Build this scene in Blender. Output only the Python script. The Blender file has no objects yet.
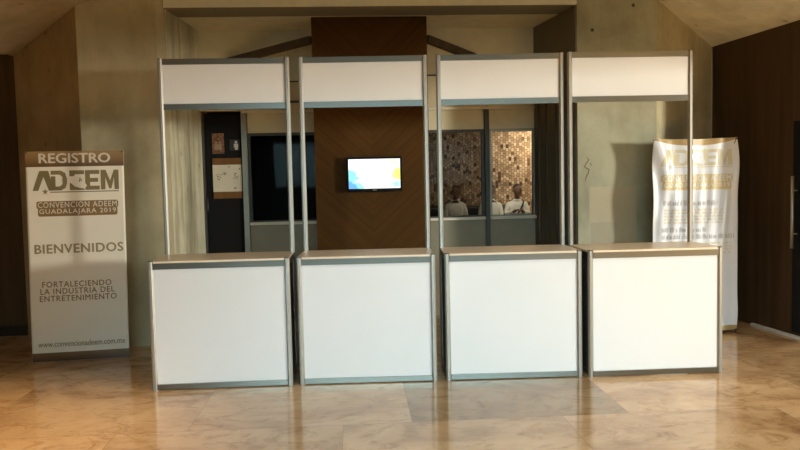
import bpy, bmesh, math, random
from mathutils import Vector, Matrix
random.seed(7)
S = bpy.context.scene
COL = S.collection
PI = math.pi
TH = 0.06                      # the hall is turned this much against the view direction

# ------------------------------------------------------------ camera
cam_d = bpy.data.cameras.new('camera'); cam = bpy.data.objects.new('camera', cam_d); COL.objects.link(cam)
S.camera = cam
cam_d.sensor_width = 36.0
cam_d.lens = 36.0 * 734.8 / 800.0
p, r = 0.0618, -0.0221
cp, sp = math.cos(p), math.sin(p)
fwd = Vector((0, cp, -sp)); up0 = Vector((0, sp, cp)); rt0 = Vector((1, 0, 0))
rt = math.cos(r) * rt0 + math.sin(r) * up0
up = -math.sin(r) * rt0 + math.cos(r) * up0
M3 = Matrix((rt, up, -fwd)).transposed()
cam.matrix_world = Matrix.Translation((0, 0, 1.5159)) @ M3.to_4x4()
cam_d.clip_start = 0.05

# ------------------------------------------------------------ world and lamps
W = bpy.data.worlds.new('world'); S.world = W; W.use_nodes = True
W.node_tree.nodes['Background'].inputs[0].default_value = (1.0, 0.88, 0.60, 1)
W.node_tree.nodes['Background'].inputs[1].default_value = 0.11

def area(name, loc, target, sx, sy, power, color, spread=180):
    d = bpy.data.lights.new(name, 'AREA'); d.shape = 'RECTANGLE'; d.size = sx; d.size_y = sy
    d.energy = power; d.color = color; d.spread = math.radians(spread)
    o = bpy.data.objects.new(name, d); COL.objects.link(o)
    o.location = loc
    o.rotation_euler = (Vector(target) - Vector(loc)).to_track_quat('-Z', 'Y').to_euler()
    return o
def spot(name, loc, target, power, color, angle, blend=0.6, radius=0.08):
    d = bpy.data.lights.new(name, 'SPOT'); d.energy = power; d.color = color
    d.spot_size = angle; d.spot_blend = blend; d.shadow_soft_size = radius
    o = bpy.data.objects.new(name, d); COL.objects.link(o); o.location = loc
    o.rotation_euler = (Vector(target) - Vector(loc)).to_track_quat('-Z', 'Y').to_euler()
    return o
# daylight through the glazed front of the foyer, behind the camera
area('front_daylight', (0.7, -1.6, 1.9), (0.5, 5.4, -0.9), 5.0, 1.1, 40, (0.56, 0.88, 1.0), 60)
# low daylight reaching in from the right through the open side entrance
area('side_entrance_daylight', (10.8, -0.6, 2.25), (1.0, 6.4, 1.5), 0.9, 0.95, 1070, (1.0, 0.95, 0.82))
# added spot on the unseen floor, to bounce light up to the ceiling
spot('entrance_sun', (10.0, 1.0, 5.0), (4.1, 1.6, 0), 52000, (1.0, 0.90, 0.64), math.radians(22), 0.3, 0.1)
# unseen spots added to brighten the foyer floor and the stands
spot('foyer_lamp', (-2.9, 3.2, 3.1), (-2.7, 3.9, 0), 500, (1.0, 0.66, 0.34), math.radians(62), 0.8, 0.15)
spot('foyer_lamp', (0.4, 3.4, 3.7), (0.3, 4.5, 0), 115, (0.88, 0.97, 1.0), math.radians(80), 0.9, 0.15)
spot('foyer_lamp', (3.0, 3.9, 3.1), (2.9, 4.9, 0), 135, (1.0, 0.82, 0.58), math.radians(80), 0.9, 0.15)
# warm lamp grazing the mosaic wall of the lounge behind the glazing
area('lounge_lamp', (3.5, 15.6, 2.7), (3.1, 16.2, 1.5), 0.4, 0.4, 55, (1.0, 0.78, 0.52))
area('lounge_ceiling_light', (1.9, 12.6, 2.75), (1.8, 14.2, 0.6), 1.6, 0.6, 48, (1.0, 0.90, 0.74))

S.view_settings.view_transform = 'Standard'
S.view_settings.look = 'None'
S.view_settings.exposure = 0.0
S.view_settings.gamma = 1.0
S.view_settings.use_curve_mapping = False

# ------------------------------------------------------------ materials
class NT:
    def __init__(s, name):
        s.m = bpy.data.materials.new(name); s.m.use_nodes = True
        s.t = s.m.node_tree; s.n = s.t.nodes; s.b = s.n['Principled BSDF']
        s.tc = s.n.new('ShaderNodeTexCoord')
    def node(s, typ, **kw):
        n = s.n.new(typ)
        for k, v in kw.items(): setattr(n, k, v)
        return n
    def link(s, a, b): s.t.links.new(a, b)
    def math(s, op, a, b=None, c=None):
        n = s.node('ShaderNodeMath', operation=op)
        for i, v in enumerate((a, b, c)):
            if v is None: continue
            if isinstance(v, (int, float)): n.inputs[i].default_value = v
            else: s.link(v, n.inputs[i])
        return n.outputs[0]
    def noise(s, scale, detail=4, rough=0.55, vec=None, dist=0.0):
        n = s.node('ShaderNodeTexNoise'); n.inputs['Scale'].default_value = scale
        n.inputs['Detail'].default_value = detail; n.inputs['Roughness'].default_value = rough
        n.inputs['Distortion'].default_value = dist
        s.link(vec if vec is not None else s.tc.outputs['Object'], n.inputs['Vector'])
        return n.outputs['Fac']
    def scaled(s, sc, vec=None):
        n = s.node('ShaderNodeMapping'); n.inputs['Scale'].default_value = sc
        s.link(vec if vec is not None else s.tc.outputs['Object'], n.inputs['Vector'])
        return n.outputs[0]
    def ramp(s, fac, stops):
        n = s.node('ShaderNodeValToRGB'); e = n.color_ramp.elements
        while len(e) < len(stops): e.new(0.5)
        for el, (pos, c) in zip(e, stops):
            el.position = pos; el.color = (*c, 1) if len(c) == 3 else c
        s.link(fac, n.inputs[0]); return n.outputs[0]
    def mix(s, fac, a, b, mode='MIX'):
        n = s.node('ShaderNodeMix', data_type='RGBA', blend_type=mode)
        for sock, v in ((n.inputs[0], fac), (n.inputs[6], a), (n.inputs[7], b)):
            if isinstance(v, (int, float)): sock.default_value = v
            elif isinstance(v, tuple): sock.default_value = (*v, 1)
            else: s.link(v, sock)
        return n.outputs[2]
    def bump(s, h, strength=0.2, dist=0.01):
        n = s.node('ShaderNodeBump'); n.inputs['Strength'].default_value = strength
        n.inputs['Distance'].default_value = dist
        s.link(h, n.inputs['Height']); s.link(n.outputs[0], s.b.inputs['Normal'])
    def base(s, c):
        if isinstance(c, tuple): s.b.inputs['Base Color'].default_value = (*c, 1)
        else: s.link(c, s.b.inputs['Base Color'])
    def set(s, **kw):
        for k, v in kw.items(): s.b.inputs[k.replace('_', ' ')].default_value = v
        return s

def plain(name, c, rough=0.5, metal=0.0, var=0.06, scale=6.0, coat=0.0):
    t = NT(name); f = t.noise(scale)
    lo = tuple(x * (1 - var) for x in c); hi = tuple(min(1, x * (1 + var)) for x in c)
    t.base(t.ramp(f, [(0.3, lo), (0.7, hi)])); t.set(Roughness=rough, Metallic=metal)
    if coat: t.b.inputs['Coat Weight'].default_value = coat
    return t.m

def box_mask(t, x, z, x0, x1, z0, z1, soft=0.004):
    def edge(v, e, sgn):
        d = t.math('MULTIPLY', t.math('SUBTRACT', v, e), sgn / soft)
        return t.math('MINIMUM', t.math('MAXIMUM', d, 0.0), 1.0)
    a = t.math('MULTIPLY', edge(x, x0, 1), edge(x, x1, -1))
    b = t.math('MULTIPLY', edge(z, z0, 1), edge(z, z1, -1))
    return t.math('MULTIPLY', a, b)

def concrete(name, c, patches=(), joint=None, streak=0.2, warm=None, crack=None):
    t = NT(name)
    big = t.noise(0.9, 5, 0.6, dist=0.6)
    mid = t.noise(3.2, 6, 0.65, t.scaled((1, 1, 0.6)))
    str_ = t.noise(6.0, 4, 0.6, t.scaled((1.3, 1.3, 0.16)))
    lo = tuple(x * 0.74 for x in c); hi = tuple(x * 1.15 for x in c)
    col = t.ramp(big, [(0.32, lo), (0.68, hi)])
    m2 = t.ramp(mid, [(0.35, (0.78, 0.76, 0.70)), (0.6, (1, 1, 1))])
    col = t.mix(0.8, col, m2, 'MULTIPLY')
    s2 = t.ramp(str_, [(0.38, (0.70, 0.68, 0.62)), (0.52, (1, 1, 1))])
    col = t.mix(streak, col, s2, 'MULTIPLY')
    spots = t.node('ShaderNodeTexVoronoi'); spots.inputs['Scale'].default_value = 2.6
    t.link(t.tc.outputs['Object'], spots.inputs['Vector'])
    wob = t.math('ADD', spots.outputs['Distance'], t.math('MULTIPLY', t.noise(18, 3), 0.12))
    sm = t.ramp(wob, [(0.10, (0.60, 0.55, 0.47)), (0.14, (1, 1, 1))])
    col = t.mix(0.75, col, sm, 'MULTIPLY')
    sep = t.node('ShaderNodeSeparateXYZ'); t.link(t.tc.outputs['Object'], sep.inputs[0])
    for (x0, x1, z0, z1, pc) in patches:
        col = t.mix(t.math('MULTIPLY', box_mask(t, sep.outputs[0], sep.outputs[2], x0, x1, z0, z1), 0.7), col, pc)
    if joint:
        ax, vals = joint
        for v in vals:
            d = t.math('ABSOLUTE', t.math('SUBTRACT', sep.outputs[ax], v))
            j = t.math('LESS_THAN', d, 0.005)
            col = t.mix(t.math('MULTIPLY', j, 0.6), col, tuple(x * 0.35 for x in c))
    t.base(col); t.set(Roughness=0.75)
    t.bump(t.math('ADD', t.math('MULTIPLY', mid, 0.5), t.noise(40, 3)), 0.25, 0.006)
    return t.m

CON = (0.50, 0.45, 0.29)
M = {}
M['concrete'] = concrete('board marked concrete', CON)
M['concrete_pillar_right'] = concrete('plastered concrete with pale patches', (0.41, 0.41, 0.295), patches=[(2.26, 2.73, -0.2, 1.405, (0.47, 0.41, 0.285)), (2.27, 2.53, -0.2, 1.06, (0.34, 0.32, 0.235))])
M['concrete_light'] = concrete('streaked light concrete', (0.80, 0.77, 0.57), streak=0.95, joint=(1, [7.40]))
M['concrete_warm'] = concrete('warm brown concrete', (0.46, 0.34, 0.18))
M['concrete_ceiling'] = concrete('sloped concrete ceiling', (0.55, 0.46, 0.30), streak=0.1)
M['concrete_ceiling_light'] = concrete('pale sloped concrete ceiling', (0.92, 0.88, 0.72), streak=0.1)  # same concrete as the left side; stronger light is in the lighter colour
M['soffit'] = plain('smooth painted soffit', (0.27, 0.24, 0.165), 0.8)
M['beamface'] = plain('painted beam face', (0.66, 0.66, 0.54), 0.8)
M['recess_wall'] = plain('olive painted wall', (0.70, 0.64, 0.44), 0.7)
M['recess_panel'] = plain('grey green counter panel', (0.30, 0.27, 0.185), 0.6)
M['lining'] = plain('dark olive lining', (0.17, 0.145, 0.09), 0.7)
M['recess_ceiling'] = plain('cream painted ceiling', (0.88, 0.80, 0.56), 0.8)  # colour lightened to stand in for light missing on this underside
M['light_trim'] = plain('pale painted trim', (0.78, 0.72, 0.58), 0.5)
M['frame_trim'] = plain('brushed metal window trim', (0.26, 0.25, 0.20), 0.4, 0.6)
M['frame_dark'] = plain('dark window frame', (0.065, 0.062, 0.048), 0.5, 0.2)
M['black'] = plain('black lacquer', (0.008, 0.008, 0.008), 0.35)
M['black_matte'] = plain('black matte', (0.003, 0.003, 0.003), 1.0)
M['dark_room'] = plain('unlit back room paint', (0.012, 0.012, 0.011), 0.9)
M['alu'] = plain('brushed aluminium', (0.24, 0.235, 0.205), 0.28, 0.92, 0.05, 3.0)  # same aluminium as the posts; dark reflections are in the colour
M['alu_post'] = plain('polished aluminium post', (0.46, 0.445, 0.40), 0.42, 0.85, 0.03, 3.0)  # lighter copy of the rail aluminium; highlights are in the colour
M['grey_panel'] = plain('dark grey side panel', (0.10, 0.10, 0.09), 0.6)  # white panel darkened: the shade of the gaps is in its colour
M['white_panel'] = plain('white melamine panel', (0.74, 0.765, 0.79), 0.38, 0, 0.015, 2.0)
M['leather'] = plain('black leather', (0.012, 0.011, 0.010), 0.45, 0, 0.2, 20)
M['shirt'] = plain('white cotton shirt', (0.62, 0.60, 0.54), 0.8, 0, 0.08, 14)
M['trousers'] = plain('black cloth', (0.015, 0.014, 0.014), 0.85)
M['skin'] = plain('brown skin', (0.16, 0.085, 0.050), 0.55)
M['hair'] = plain('short black hair', (0.010, 0.008, 0.007), 0.7, 0, 0.3, 60)
M['eye'] = plain('eye white', (0.16, 0.14, 0.12), 0.3)
M['rod'] = plain('dark carbon rod', (0.05, 0.05, 0.05), 0.4, 0.3)

def wood(name, c1, c2, mode):
    t = NT(name)
    sep = t.node('ShaderNodeSeparateXYZ'); t.link(t.tc.outputs['Object'], sep.inputs[0])
    if mode == 'chevron':
        a = t.math('ABSOLUTE', t.math('SUBTRACT', sep.outputs[0], 0.18))
        along = t.math('SUBTRACT', sep.outputs[2], t.math('MULTIPLY', a, 0.9))   # v-shaped courses
        cmb = t.node('ShaderNodeCombineXYZ')
        t.link(along, cmb.inputs[0]); t.link(t.math('MULTIPLY', a, 0.25), cmb.inputs[1]); t.link(sep.outputs[1], cmb.inputs[2])
        vec = cmb.outputs[0]
        plank = t.math('FLOOR', t.math('MULTIPLY', along, 7.0))
        side = t.math('GREATER_THAN', sep.outputs[0], 0.18)
        wn = t.node('ShaderNodeTexWhiteNoise', noise_dimensions='2D')
        c2v = t.node('ShaderNodeCombineXYZ'); t.link(plank, c2v.inputs[0]); t.link(side, c2v.inputs[1]); t.link(c2v.outputs[0], wn.inputs['Vector'])
        g = t.noise(1.0, 6, 0.6, t.scaled((34, 3, 3), vec))
        col = t.ramp(g, [(0.3, c1), (0.7, c2)])
        v = t.ramp(wn.outputs['Value'], [(0, (0.90, 0.89, 0.88)), (1, (1.06, 1.05, 1.04))])
        col = t.mix(1.0, col, v, 'MULTIPLY')
        fr = t.math('FRACT', t.math('MULTIPLY', along, 7.0))
        col = t.mix(t.math('MULTIPLY', t.math('LESS_THAN', fr, 0.03), 0.5), col, tuple(x * 0.3 for x in c1))
    else:
        g = t.noise(1.0, 6, 0.6, t.scaled((12, 12, 0.7)))
        col = t.ramp(g, [(0.3, c1), (0.7, c2)])
    t.base(col); t.set(Roughness=0.6); t.b.inputs['Specular IOR Level'].default_value = 0.08
    t.bump(g, 0.08, 0.004)
    return t.m
M['chevron'] = wood('chevron wood veneer', (0.072, 0.032, 0.007), (0.096, 0.044, 0.010), 'chevron')
M['dark_wood'] = wood('dark wall panelling', (0.070, 0.044, 0.023), (0.105, 0.068, 0.036), 'plain')
M['brown_wood'] = wood('brown framed board wood', (0.14, 0.065, 0.022), (0.20, 0.10, 0.038), 'plain')
M['strut_wood'] = wood('dark timber strut', (0.07, 0.052, 0.034), (0.10, 0.075, 0.05), 'plain')

def tabletop():
    t = NT('beige laminate counter top')
    g = t.noise(1.0, 5, 0.6, t.scaled((3, 26, 3)))
    t.base(t.ramp(g, [(0.3, (0.74, 0.62, 0.47)), (0.7, (0.84, 0.73, 0.58))])); t.set(Roughness=0.28)
    return t.m
M['laminate'] = tabletop()

def marble():
    t = NT('polished beige marble slabs')
    sep = t.node('ShaderNodeSeparateXYZ'); t.link(t.tc.outputs['Object'], sep.inputs[0])
    u, v = sep.outputs[0], sep.outputs[1]
    row = t.math('FLOOR', t.math('DIVIDE', t.math('SUBTRACT', v, 4.50), 1.37))
    odd = t.math('ABSOLUTE', t.math('MODULO', row, 2.0))
    us = t.math('ADD', t.math('DIVIDE', t.math('SUBTRACT', u, 0.32), 1.385), t.math('MULTIPLY', odd, 0.31))
    colid = t.math('FLOOR', us)
    fu = t.math('FRACT', us); fv = t.math('FRACT', t.math('DIVIDE', t.math('SUBTRACT', v, 4.50), 1.37))
    cid = t.node('ShaderNodeCombineXYZ'); t.link(colid, cid.inputs[0]); t.link(row, cid.inputs[1])
    wn = t.node('ShaderNodeTexWhiteNoise', noise_dimensions='2D'); t.link(cid.outputs[0], wn.inputs['Vector'])
    rot = t.node('ShaderNodeVectorMath', operation='SCALE'); rot.inputs['Scale'].default_value = 13.0
    t.link(wn.outputs['Color'], rot.inputs[0])
    off = t.node('ShaderNodeVectorMath', operation='ADD'); t.link(t.tc.outputs['Object'], off.inputs[0]); t.link(rot.outputs[0], off.inputs[1])
    vec = off.outputs[0]
    n1 = t.noise(1.3, 7, 0.62, t.scaled((0.9, 1.3, 1), vec), 1.2)
    n2 = t.noise(5.0, 8, 0.75, t.scaled((0.9, 1.3, 1), vec), 1.2)
    col = t.ramp(n1, [(0.30, (0.34, 0.205, 0.105)), (0.50, (0.54, 0.37, 0.21)), (0.72, (0.64, 0.47, 0.29))])
    veins = t.ramp(n2, [(0.33, (0.60, 0.50, 0.38)), (0.50, (0.98, 0.97, 0.95)), (1.0, (1.06, 1.05, 1.03))])
    col = t.mix(0.95, col, veins, 'MULTIPLY')
    tv = t.ramp(wn.outputs['Value'], [(0, (0.84, 0.83, 0.82)), (1, (1.08, 1.07, 1.06))])
    col = t.mix(1.0, col, tv, 'MULTIPLY')
    # the one darker slab in front of the third stand
    dk = t.math('MULTIPLY', t.math('COMPARE', colid, 0.0, 0.1), t.math('COMPARE', row, 0.0, 0.1))
    col = t.mix(dk, col, t.mix(1.0, col, (0.60, 0.60, 0.57), 'MULTIPLY'))
    ju = t.math('LESS_THAN', t.math('MINIMUM', fu, t.math('SUBTRACT', 1.0, fu)), 0.0016)
    jv = t.math('LESS_THAN', t.math('MINIMUM', fv, t.math('SUBTRACT', 1.0, fv)), 0.0018)
    jj = t.math('MAXIMUM', ju, jv)
    col = t.mix(t.math('MULTIPLY', jj, 0.5), col, (0.16, 0.10, 0.06))
    t.base(col)
    rr = t.math('ADD', 0.05, t.math('MULTIPLY', n2, 0.12))
    t.link(rr, t.b.inputs['Roughness'])
    t.bump(t.noise(2.2, 3), 0.05, 0.01)
    return t.m
M['marble'] = marble()

def mosaic():
    t = NT('mosaic of small wooden blocks')
    sep = t.node('ShaderNodeSeparateXYZ'); t.link(t.tc.outputs['Object'], sep.inputs[0])
    cu = t.math('DIVIDE', sep.outputs[0], 0.060); cz = t.math('DIVIDE', sep.outputs[2], 0.080)
    fu = t.math('FLOOR', cu)
    cz = t.math('ADD', cz, t.math('MULTIPLY', t.math('ABSOLUTE', t.math('MODULO', fu, 2.0)), 0.5))
    c = t.node('ShaderNodeCombineXYZ'); t.link(fu, c.inputs[0]); t.link(t.math('FLOOR', cz), c.inputs[1])
    wn = t.node('ShaderNodeTexWhiteNoise', noise_dimensions='2D'); t.link(c.outputs[0], wn.inputs['Vector'])
    col = t.ramp(wn.outputs['Value'], [(0.0, (0.05, 0.028, 0.018)), (0.11, (0.09, 0.05, 0.03)), (0.16, (0.25, 0.17, 0.11)), (0.6, (0.40, 0.30, 0.21)), (1.0, (0.62, 0.51, 0.39))])
    a, b = t.math('FRACT', cu), t.math('FRACT', cz)
    e = t.math('MINIMUM', t.math('MINIMUM', a, t.math('SUBTRACT', 1.0, a)), t.math('MINIMUM', b, t.math('SUBTRACT', 1.0, b)))
    col = t.mix(t.math('LESS_THAN', e, 0.07), col, (0.13, 0.08, 0.045))
    t.base(col); t.set(Roughness=0.6); t.bump(wn.outputs['Value'], 0.5, 0.03)
    return t.m
M['mosaic'] = mosaic()

def glass(name, tint, gl):
    m = bpy.data.materials.new(name); m.use_nodes = True; n = m.node_tree.nodes; l = m.node_tree.links
    for x in list(n):
        if x.type != 'OUTPUT_MATERIAL': n.remove(x)
    out = [x for x in n if x.type == 'OUTPUT_MATERIAL'][0]
    a = n.new('ShaderNodeBsdfTransparent'); a.inputs[0].default_value = (*tint, 1)
    g = n.new('ShaderNodeBsdfGlossy'); g.inputs['Roughness'].default_value = 0.02
    f = n.new('ShaderNodeFresnel'); f.inputs[0].default_value = 1.45
    mu = n.new('ShaderNodeMath'); mu.operation = 'MULTIPLY'; mu.inputs[1].default_value = gl
    mx = n.new('ShaderNodeMixShader')
    l.new(f.outputs[0], mu.inputs[0]); l.new(mu.outputs[0], mx.inputs[0]); l.new(a.outputs[0], mx.inputs[1]); l.new(g.outputs[0], mx.inputs[2])
    l.new(mx.outputs[0], out.inputs[0]); return m
M['glass'] = glass('clear window glass', (0.92, 0.93, 0.90), 0.05)
M['glass_tinted'] = glass('grey tinted window glass', (0.55, 0.55, 0.52), 0.05)

def tvscreen():
    t = NT('lit television picture')
    sep = t.node('ShaderNodeSeparateXYZ'); t.link(t.tc.outputs['Object'], sep.inputs[0])
    x, z = sep.outputs[0], sep.outputs[2]            # local, centred, 0.51 x 0.29
    def blob(cx, cz, r, soft):
        d = t.math('SQRT', t.math('ADD', t.math('POWER', t.math('SUBTRACT', x, cx), 2.0), t.math('POWER', t.math('SUBTRACT', z, cz), 2.0)))
        d = t.math('ADD', d, t.math('MULTIPLY', t.math('SUBTRACT', t.noise(24, 4), 0.5), 0.09))
        return t.math('MINIMUM', t.math('MAXIMUM', t.math('DIVIDE', t.math('SUBTRACT', r, d), soft), 0.0), 1.0)
    col = t.mix(blob(-0.24, -0.03, 0.09, 0.03), (1, 1, 1), (0.25, 0.78, 0.92))
    col = t.mix(blob(-0.17, -0.13, 0.07, 0.02), col, (0.30, 0.82, 0.80))
    col = t.mix(blob(-0.25, -0.15, 0.10, 0.03), col, (0.10, 0.38, 0.75))
    col = t.mix(blob(-0.19, 0.10, 0.035, 0.03), col, (0.55, 0.95, 0.90))
    col = t.mix(blob(0.25, 0.00, 0.075, 0.02), col, (0.85, 0.95, 0.10))
    col = t.mix(blob(0.20, 0.12, 0.045, 0.03), col, (0.95, 0.98, 0.50))
    col = t.mix(blob(0.22, -0.10, 0.055, 0.03), col, (0.40, 0.85, 0.92))
    t.base((0.02, 0.02, 0.02)); t.link(col, t.b.inputs['Emission Color']); t.set(Emission_Strength=1.25, Roughness=0.2)
    return t.m
M['tv'] = tvscreen()

def vgrad(name, z0, z1, c0, c1, rough=0.4):       # printed two-tone band
    t = NT(name); sep = t.node('ShaderNodeSeparateXYZ'); t.link(t.tc.outputs['Object'], sep.inputs[0])
    f = t.math('DIVIDE', t.math('SUBTRACT', sep.outputs[2], z0), z1 - z0)
    t.base(t.ramp(f, [(0.0, c0), (1.0, c1)])); t.set(Roughness=rough); return t.m
M['vinyl'] = plain('white banner vinyl', (0.86, 0.91, 1.0), 0.24, 0, 0.02, 3)
M['vinyl_warm'] = plain('off white banner vinyl', (0.80, 0.75, 0.62), 0.45, 0, 0.02, 3)
M['print_header'] = vgrad('printed brown header band', 1.68, 1.82, (0.10, 0.046, 0.008), (0.32, 0.195, 0.065))
M['print_footer'] = vgrad('printed brown footer band', 0.02, 0.10, (0.08, 0.032, 0.006), (0.22, 0.12, 0.045))
M['print_white'] = plain('printed cream lettering', (0.66, 0.60, 0.48), 0.5)
M['print_olive'] = plain('printed olive gold lettering', (0.21, 0.165, 0.070), 0.5)
M['print_brown'] = plain('printed brown lettering', (0.23, 0.135, 0.040), 0.5)
M['print_tan'] = plain('printed tan lettering', (0.29, 0.225, 0.115), 0.5)
M['print_gold_pale'] = plain('printed pale gold', (0.74, 0.63, 0.34), 0.4)
M['print_pale'] = plain('printed faint gold', (0.72, 0.69, 0.52), 0.4)
M['print_grey'] = plain('printed grey', (0.50, 0.49, 0.50), 0.4)
M['gold_tape'] = plain('gold printed hem', (0.50, 0.36, 0.15), 0.4)
M['paper'] = plain('cream paper', (0.62, 0.55, 0.42), 0.7)
M['ink'] = plain('dark ink', (0.05, 0.045, 0.04), 0.8)
M['poster_orange'] = plain('orange poster print', (0.17, 0.075, 0.028), 0.5, 0, 0.8, 60)
M['poster_pink'] = plain('pale pink figures in print', (0.30, 0.19, 0.12), 0.6)
M['poster_dark'] = plain('dark grey photo print', (0.03, 0.03, 0.028), 0.9)
M['poster_white'] = plain('white figure in photo', (0.48, 0.46, 0.40), 0.5)

# ------------------------------------------------------------ mesh helpers
class MB:
    def __init__(s): s.v = []; s.f = []
    def add(s, vs, fs):
        b = len(s.v); s.v += [tuple(q) for q in vs]; s.f += [tuple(b + i for i in f) for f in fs]; return s
    def box(s, x0, x1, y0, y1, z0, z1):
        return s.add([(x0, y0, z0), (x1, y0, z0), (x1, y1, z0), (x0, y1, z0), (x0, y0, z1), (x1, y0, z1), (x1, y1, z1), (x0, y1, z1)],
                     [(0, 3, 2, 1), (4, 5, 6, 7), (0, 1, 5, 4), (1, 2, 6, 5), (2, 3, 7, 6), (3, 0, 4, 7)])
    def prism(s, poly, z0, z1):            # poly counter-clockwise in x,y ; z may be list
        n = len(poly); a = z0 if isinstance(z0, (list, tuple)) else [z0] * n; b = z1 if isinstance(z1, (list, tuple)) else [z1] * n
        vs = [(q[0], q[1], a[i]) for i, q in enumerate(poly)] + [(q[0], q[1], b[i]) for i, q in enumerate(poly)]
        return s.add(vs, [tuple(range(n))[::-1], tuple(range(n, 2 * n))] + [(i, (i + 1) % n, n + (i + 1) % n, n + i) for i in range(n)])
    def extr(s, prof, axis, a, b):         # profile in the plane across axis, run from a to b
        n = len(prof)
        def pt(q, t):
            return (t, q[0], q[1]) if axis == 'x' else (q[0], t, q[1])
        vs = [pt(q, a) for q in prof] + [pt(q, b) for q in prof]
        return s.add(vs, [tuple(range(n))[::-1], tuple(range(n, 2 * n))] + [(i, (i + 1) % n, n + (i + 1) % n, n + i) for i in range(n)])
    def tube(s, pts, rad, seg=10, cap=True):
        pts = [Vector(q) for q in pts]; rings = []; b = len(s.v)
        rs = rad if isinstance(rad, (list, tuple)) else [rad] * len(pts)
        for i, q in enumerate(pts):
            d = (pts[min(i + 1, len(pts) - 1)] - pts[max(i - 1, 0)]).normalized()
            ref = Vector((0, 0, 1)) if abs(d.z) < 0.9 else Vector((0, 1, 0))
            a = d.cross(ref).normalized(); c = d.cross(a)
            for k in range(seg):
                t = 2 * PI * k / seg; s.v.append(tuple(q + (a * math.cos(t) + c * math.sin(t)) * rs[i]))
        for i in range(len(pts) - 1):
            for k in range(seg):
                k2 = (k + 1) % seg
                s.f.append((b + i * seg + k, b + i * seg + k2, b + (i + 1) * seg + k2, b + (i + 1) * seg + k))
        if cap:
            s.f.append(tuple(b + k for k in range(seg))); s.f.append(tuple(b + (len(pts) - 1) * seg + k for k in range(seg))[::-1])
        return s
    def ball(s, c, rx, ry, rz, nu=16, nv=10):
        b = len(s.v); s.v.append((c[0], c[1], c[2] - rz))
        for j in range(1, nv):
            t = -PI / 2 + PI * j / nv
            for i in range(nu):
                a = 2 * PI * i / nu
                s.v.append((c[0] + rx * math.cos(t) * math.cos(a), c[1] + ry * math.cos(t) * math.sin(a), c[2] + rz * math.sin(t)))
        s.v.append((c[0], c[1], c[2] + rz)); top = len(s.v) - 1
        for i in range(nu):
            i2 = (i + 1) % nu
            s.f.append((b, b + 1 + i2, b + 1 + i)); s.f.append((top, b + 1 + (nv - 2) * nu + i, b + 1 + (nv - 2) * nu + i2))
            for j in range(nv - 2):
                s.f.append((b + 1 + j * nu + i, b + 1 + j * nu + i2, b + 1 + (j + 1) * nu + i2, b + 1 + (j + 1) * nu + i))
        return s
    def build(s, name, mat, parent=None, bevel=0.0, smooth=False, seg=2, fix=True):
        me = bpy.data.meshes.new(name); me.from_pydata(s.v, [], s.f)
        if fix:
            bm = bmesh.new(); bm.from_mesh(me); bmesh.ops.recalc_face_normals(bm, faces=bm.faces); bm.to_mesh(me); bm.free()
        me.materials.append(mat)
        if smooth:
            for q in me.polygons: q.use_smooth = True
        o = bpy.data.objects.new(name, me); COL.objects.link(o)
        if parent: o.parent = parent
        if bevel:
            md = o.modifiers.new('bevel', 'BEVEL'); md.width = bevel; md.segments = seg; md.limit_method = 'ANGLE'; md.angle_limit = math.radians(40)
        return o

def tag(o, label, cat, group=None):
    o['label'] = label; o['category'] = cat
    if group: o['group'] = group
    return o
def thing(name, label, cat, loc=(0, 0, 0), rz=0.0, group=None):
    o = bpy.data.objects.new(name, None); COL.objects.link(o); o.location = loc; o.rotation_euler = (0, 0, rz)
    o.empty_display_size = 0.2
    return tag(o, label, cat, group)
def struct(o):                       # part of the hall; built in hall coordinates and turned by TH
    o['kind'] = 'structure'; o.rotation_euler = (0, 0, TH); return o
def hall(u, v, z=0.0):               # hall coordinates to world
    return (u * math.cos(TH) - v * math.sin(TH), u * math.sin(TH) + v * math.cos(TH), z)
def kids(o): return [c for c in bpy.data.objects if c.parent == o]
def copy_tree(o, parent=None):
    c = o.copy(); COL.objects.link(c); c.parent = parent
    for ch in kids(o): copy_tree(ch, c)
    return c

# ------------------------------------------------------------ the hall
ZS = 3.14                                  # soffit height
FRONT = 6.99; BACK = 8.04; REAR = 16.2
struct(MB().box(-9, 13, -4.5, REAR + 0.3, -0.2, 0.0).build('floor', M['marble']))

# pillars (front face, splayed outer flank) and the wall beyond them
def zc(u):                                 # underside of the sloped ceiling over u
    if u < 0.2: return min(4.0, 2.84 + max(0, u + 3.40) * 0.36)
    return min(4.0, 2.85 + max(0, 3.83 - u) * 0.37)
H_TOP = 4.3
struct(MB().prism([(-2.51, 6.99), (-1.79, 6.99), (-1.72, 7.03), (-1.635, BACK), (-1.635, 8.4), (-2.51, 8.4)], 0, H_TOP).build('wall_front_left', M['concrete']))
struct(MB().prism([(-1.7345, 7.045), (-1.7115, 7.045), (-1.625, BACK - .01), (-1.65, BACK - .01)], 0, ZS - .002).build('wall_recess_left', M['concrete_light']))
struct(MB().prism([(-3.40, 7.72), (-2.512, 6.992), (-2.512, 8.4), (-3.40, 8.4)], 0, H_TOP).build('wall_flank_left', M['concrete_warm']))
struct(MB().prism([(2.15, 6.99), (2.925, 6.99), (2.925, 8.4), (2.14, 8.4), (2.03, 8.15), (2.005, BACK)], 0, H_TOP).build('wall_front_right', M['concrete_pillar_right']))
struct(MB().prism([(2.927, 6.992), (3.83, 7.70), (3.83, 8.4), (2.927, 8.4)], 0, H_TOP).build('wall_flank_right', M['concrete']))
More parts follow.
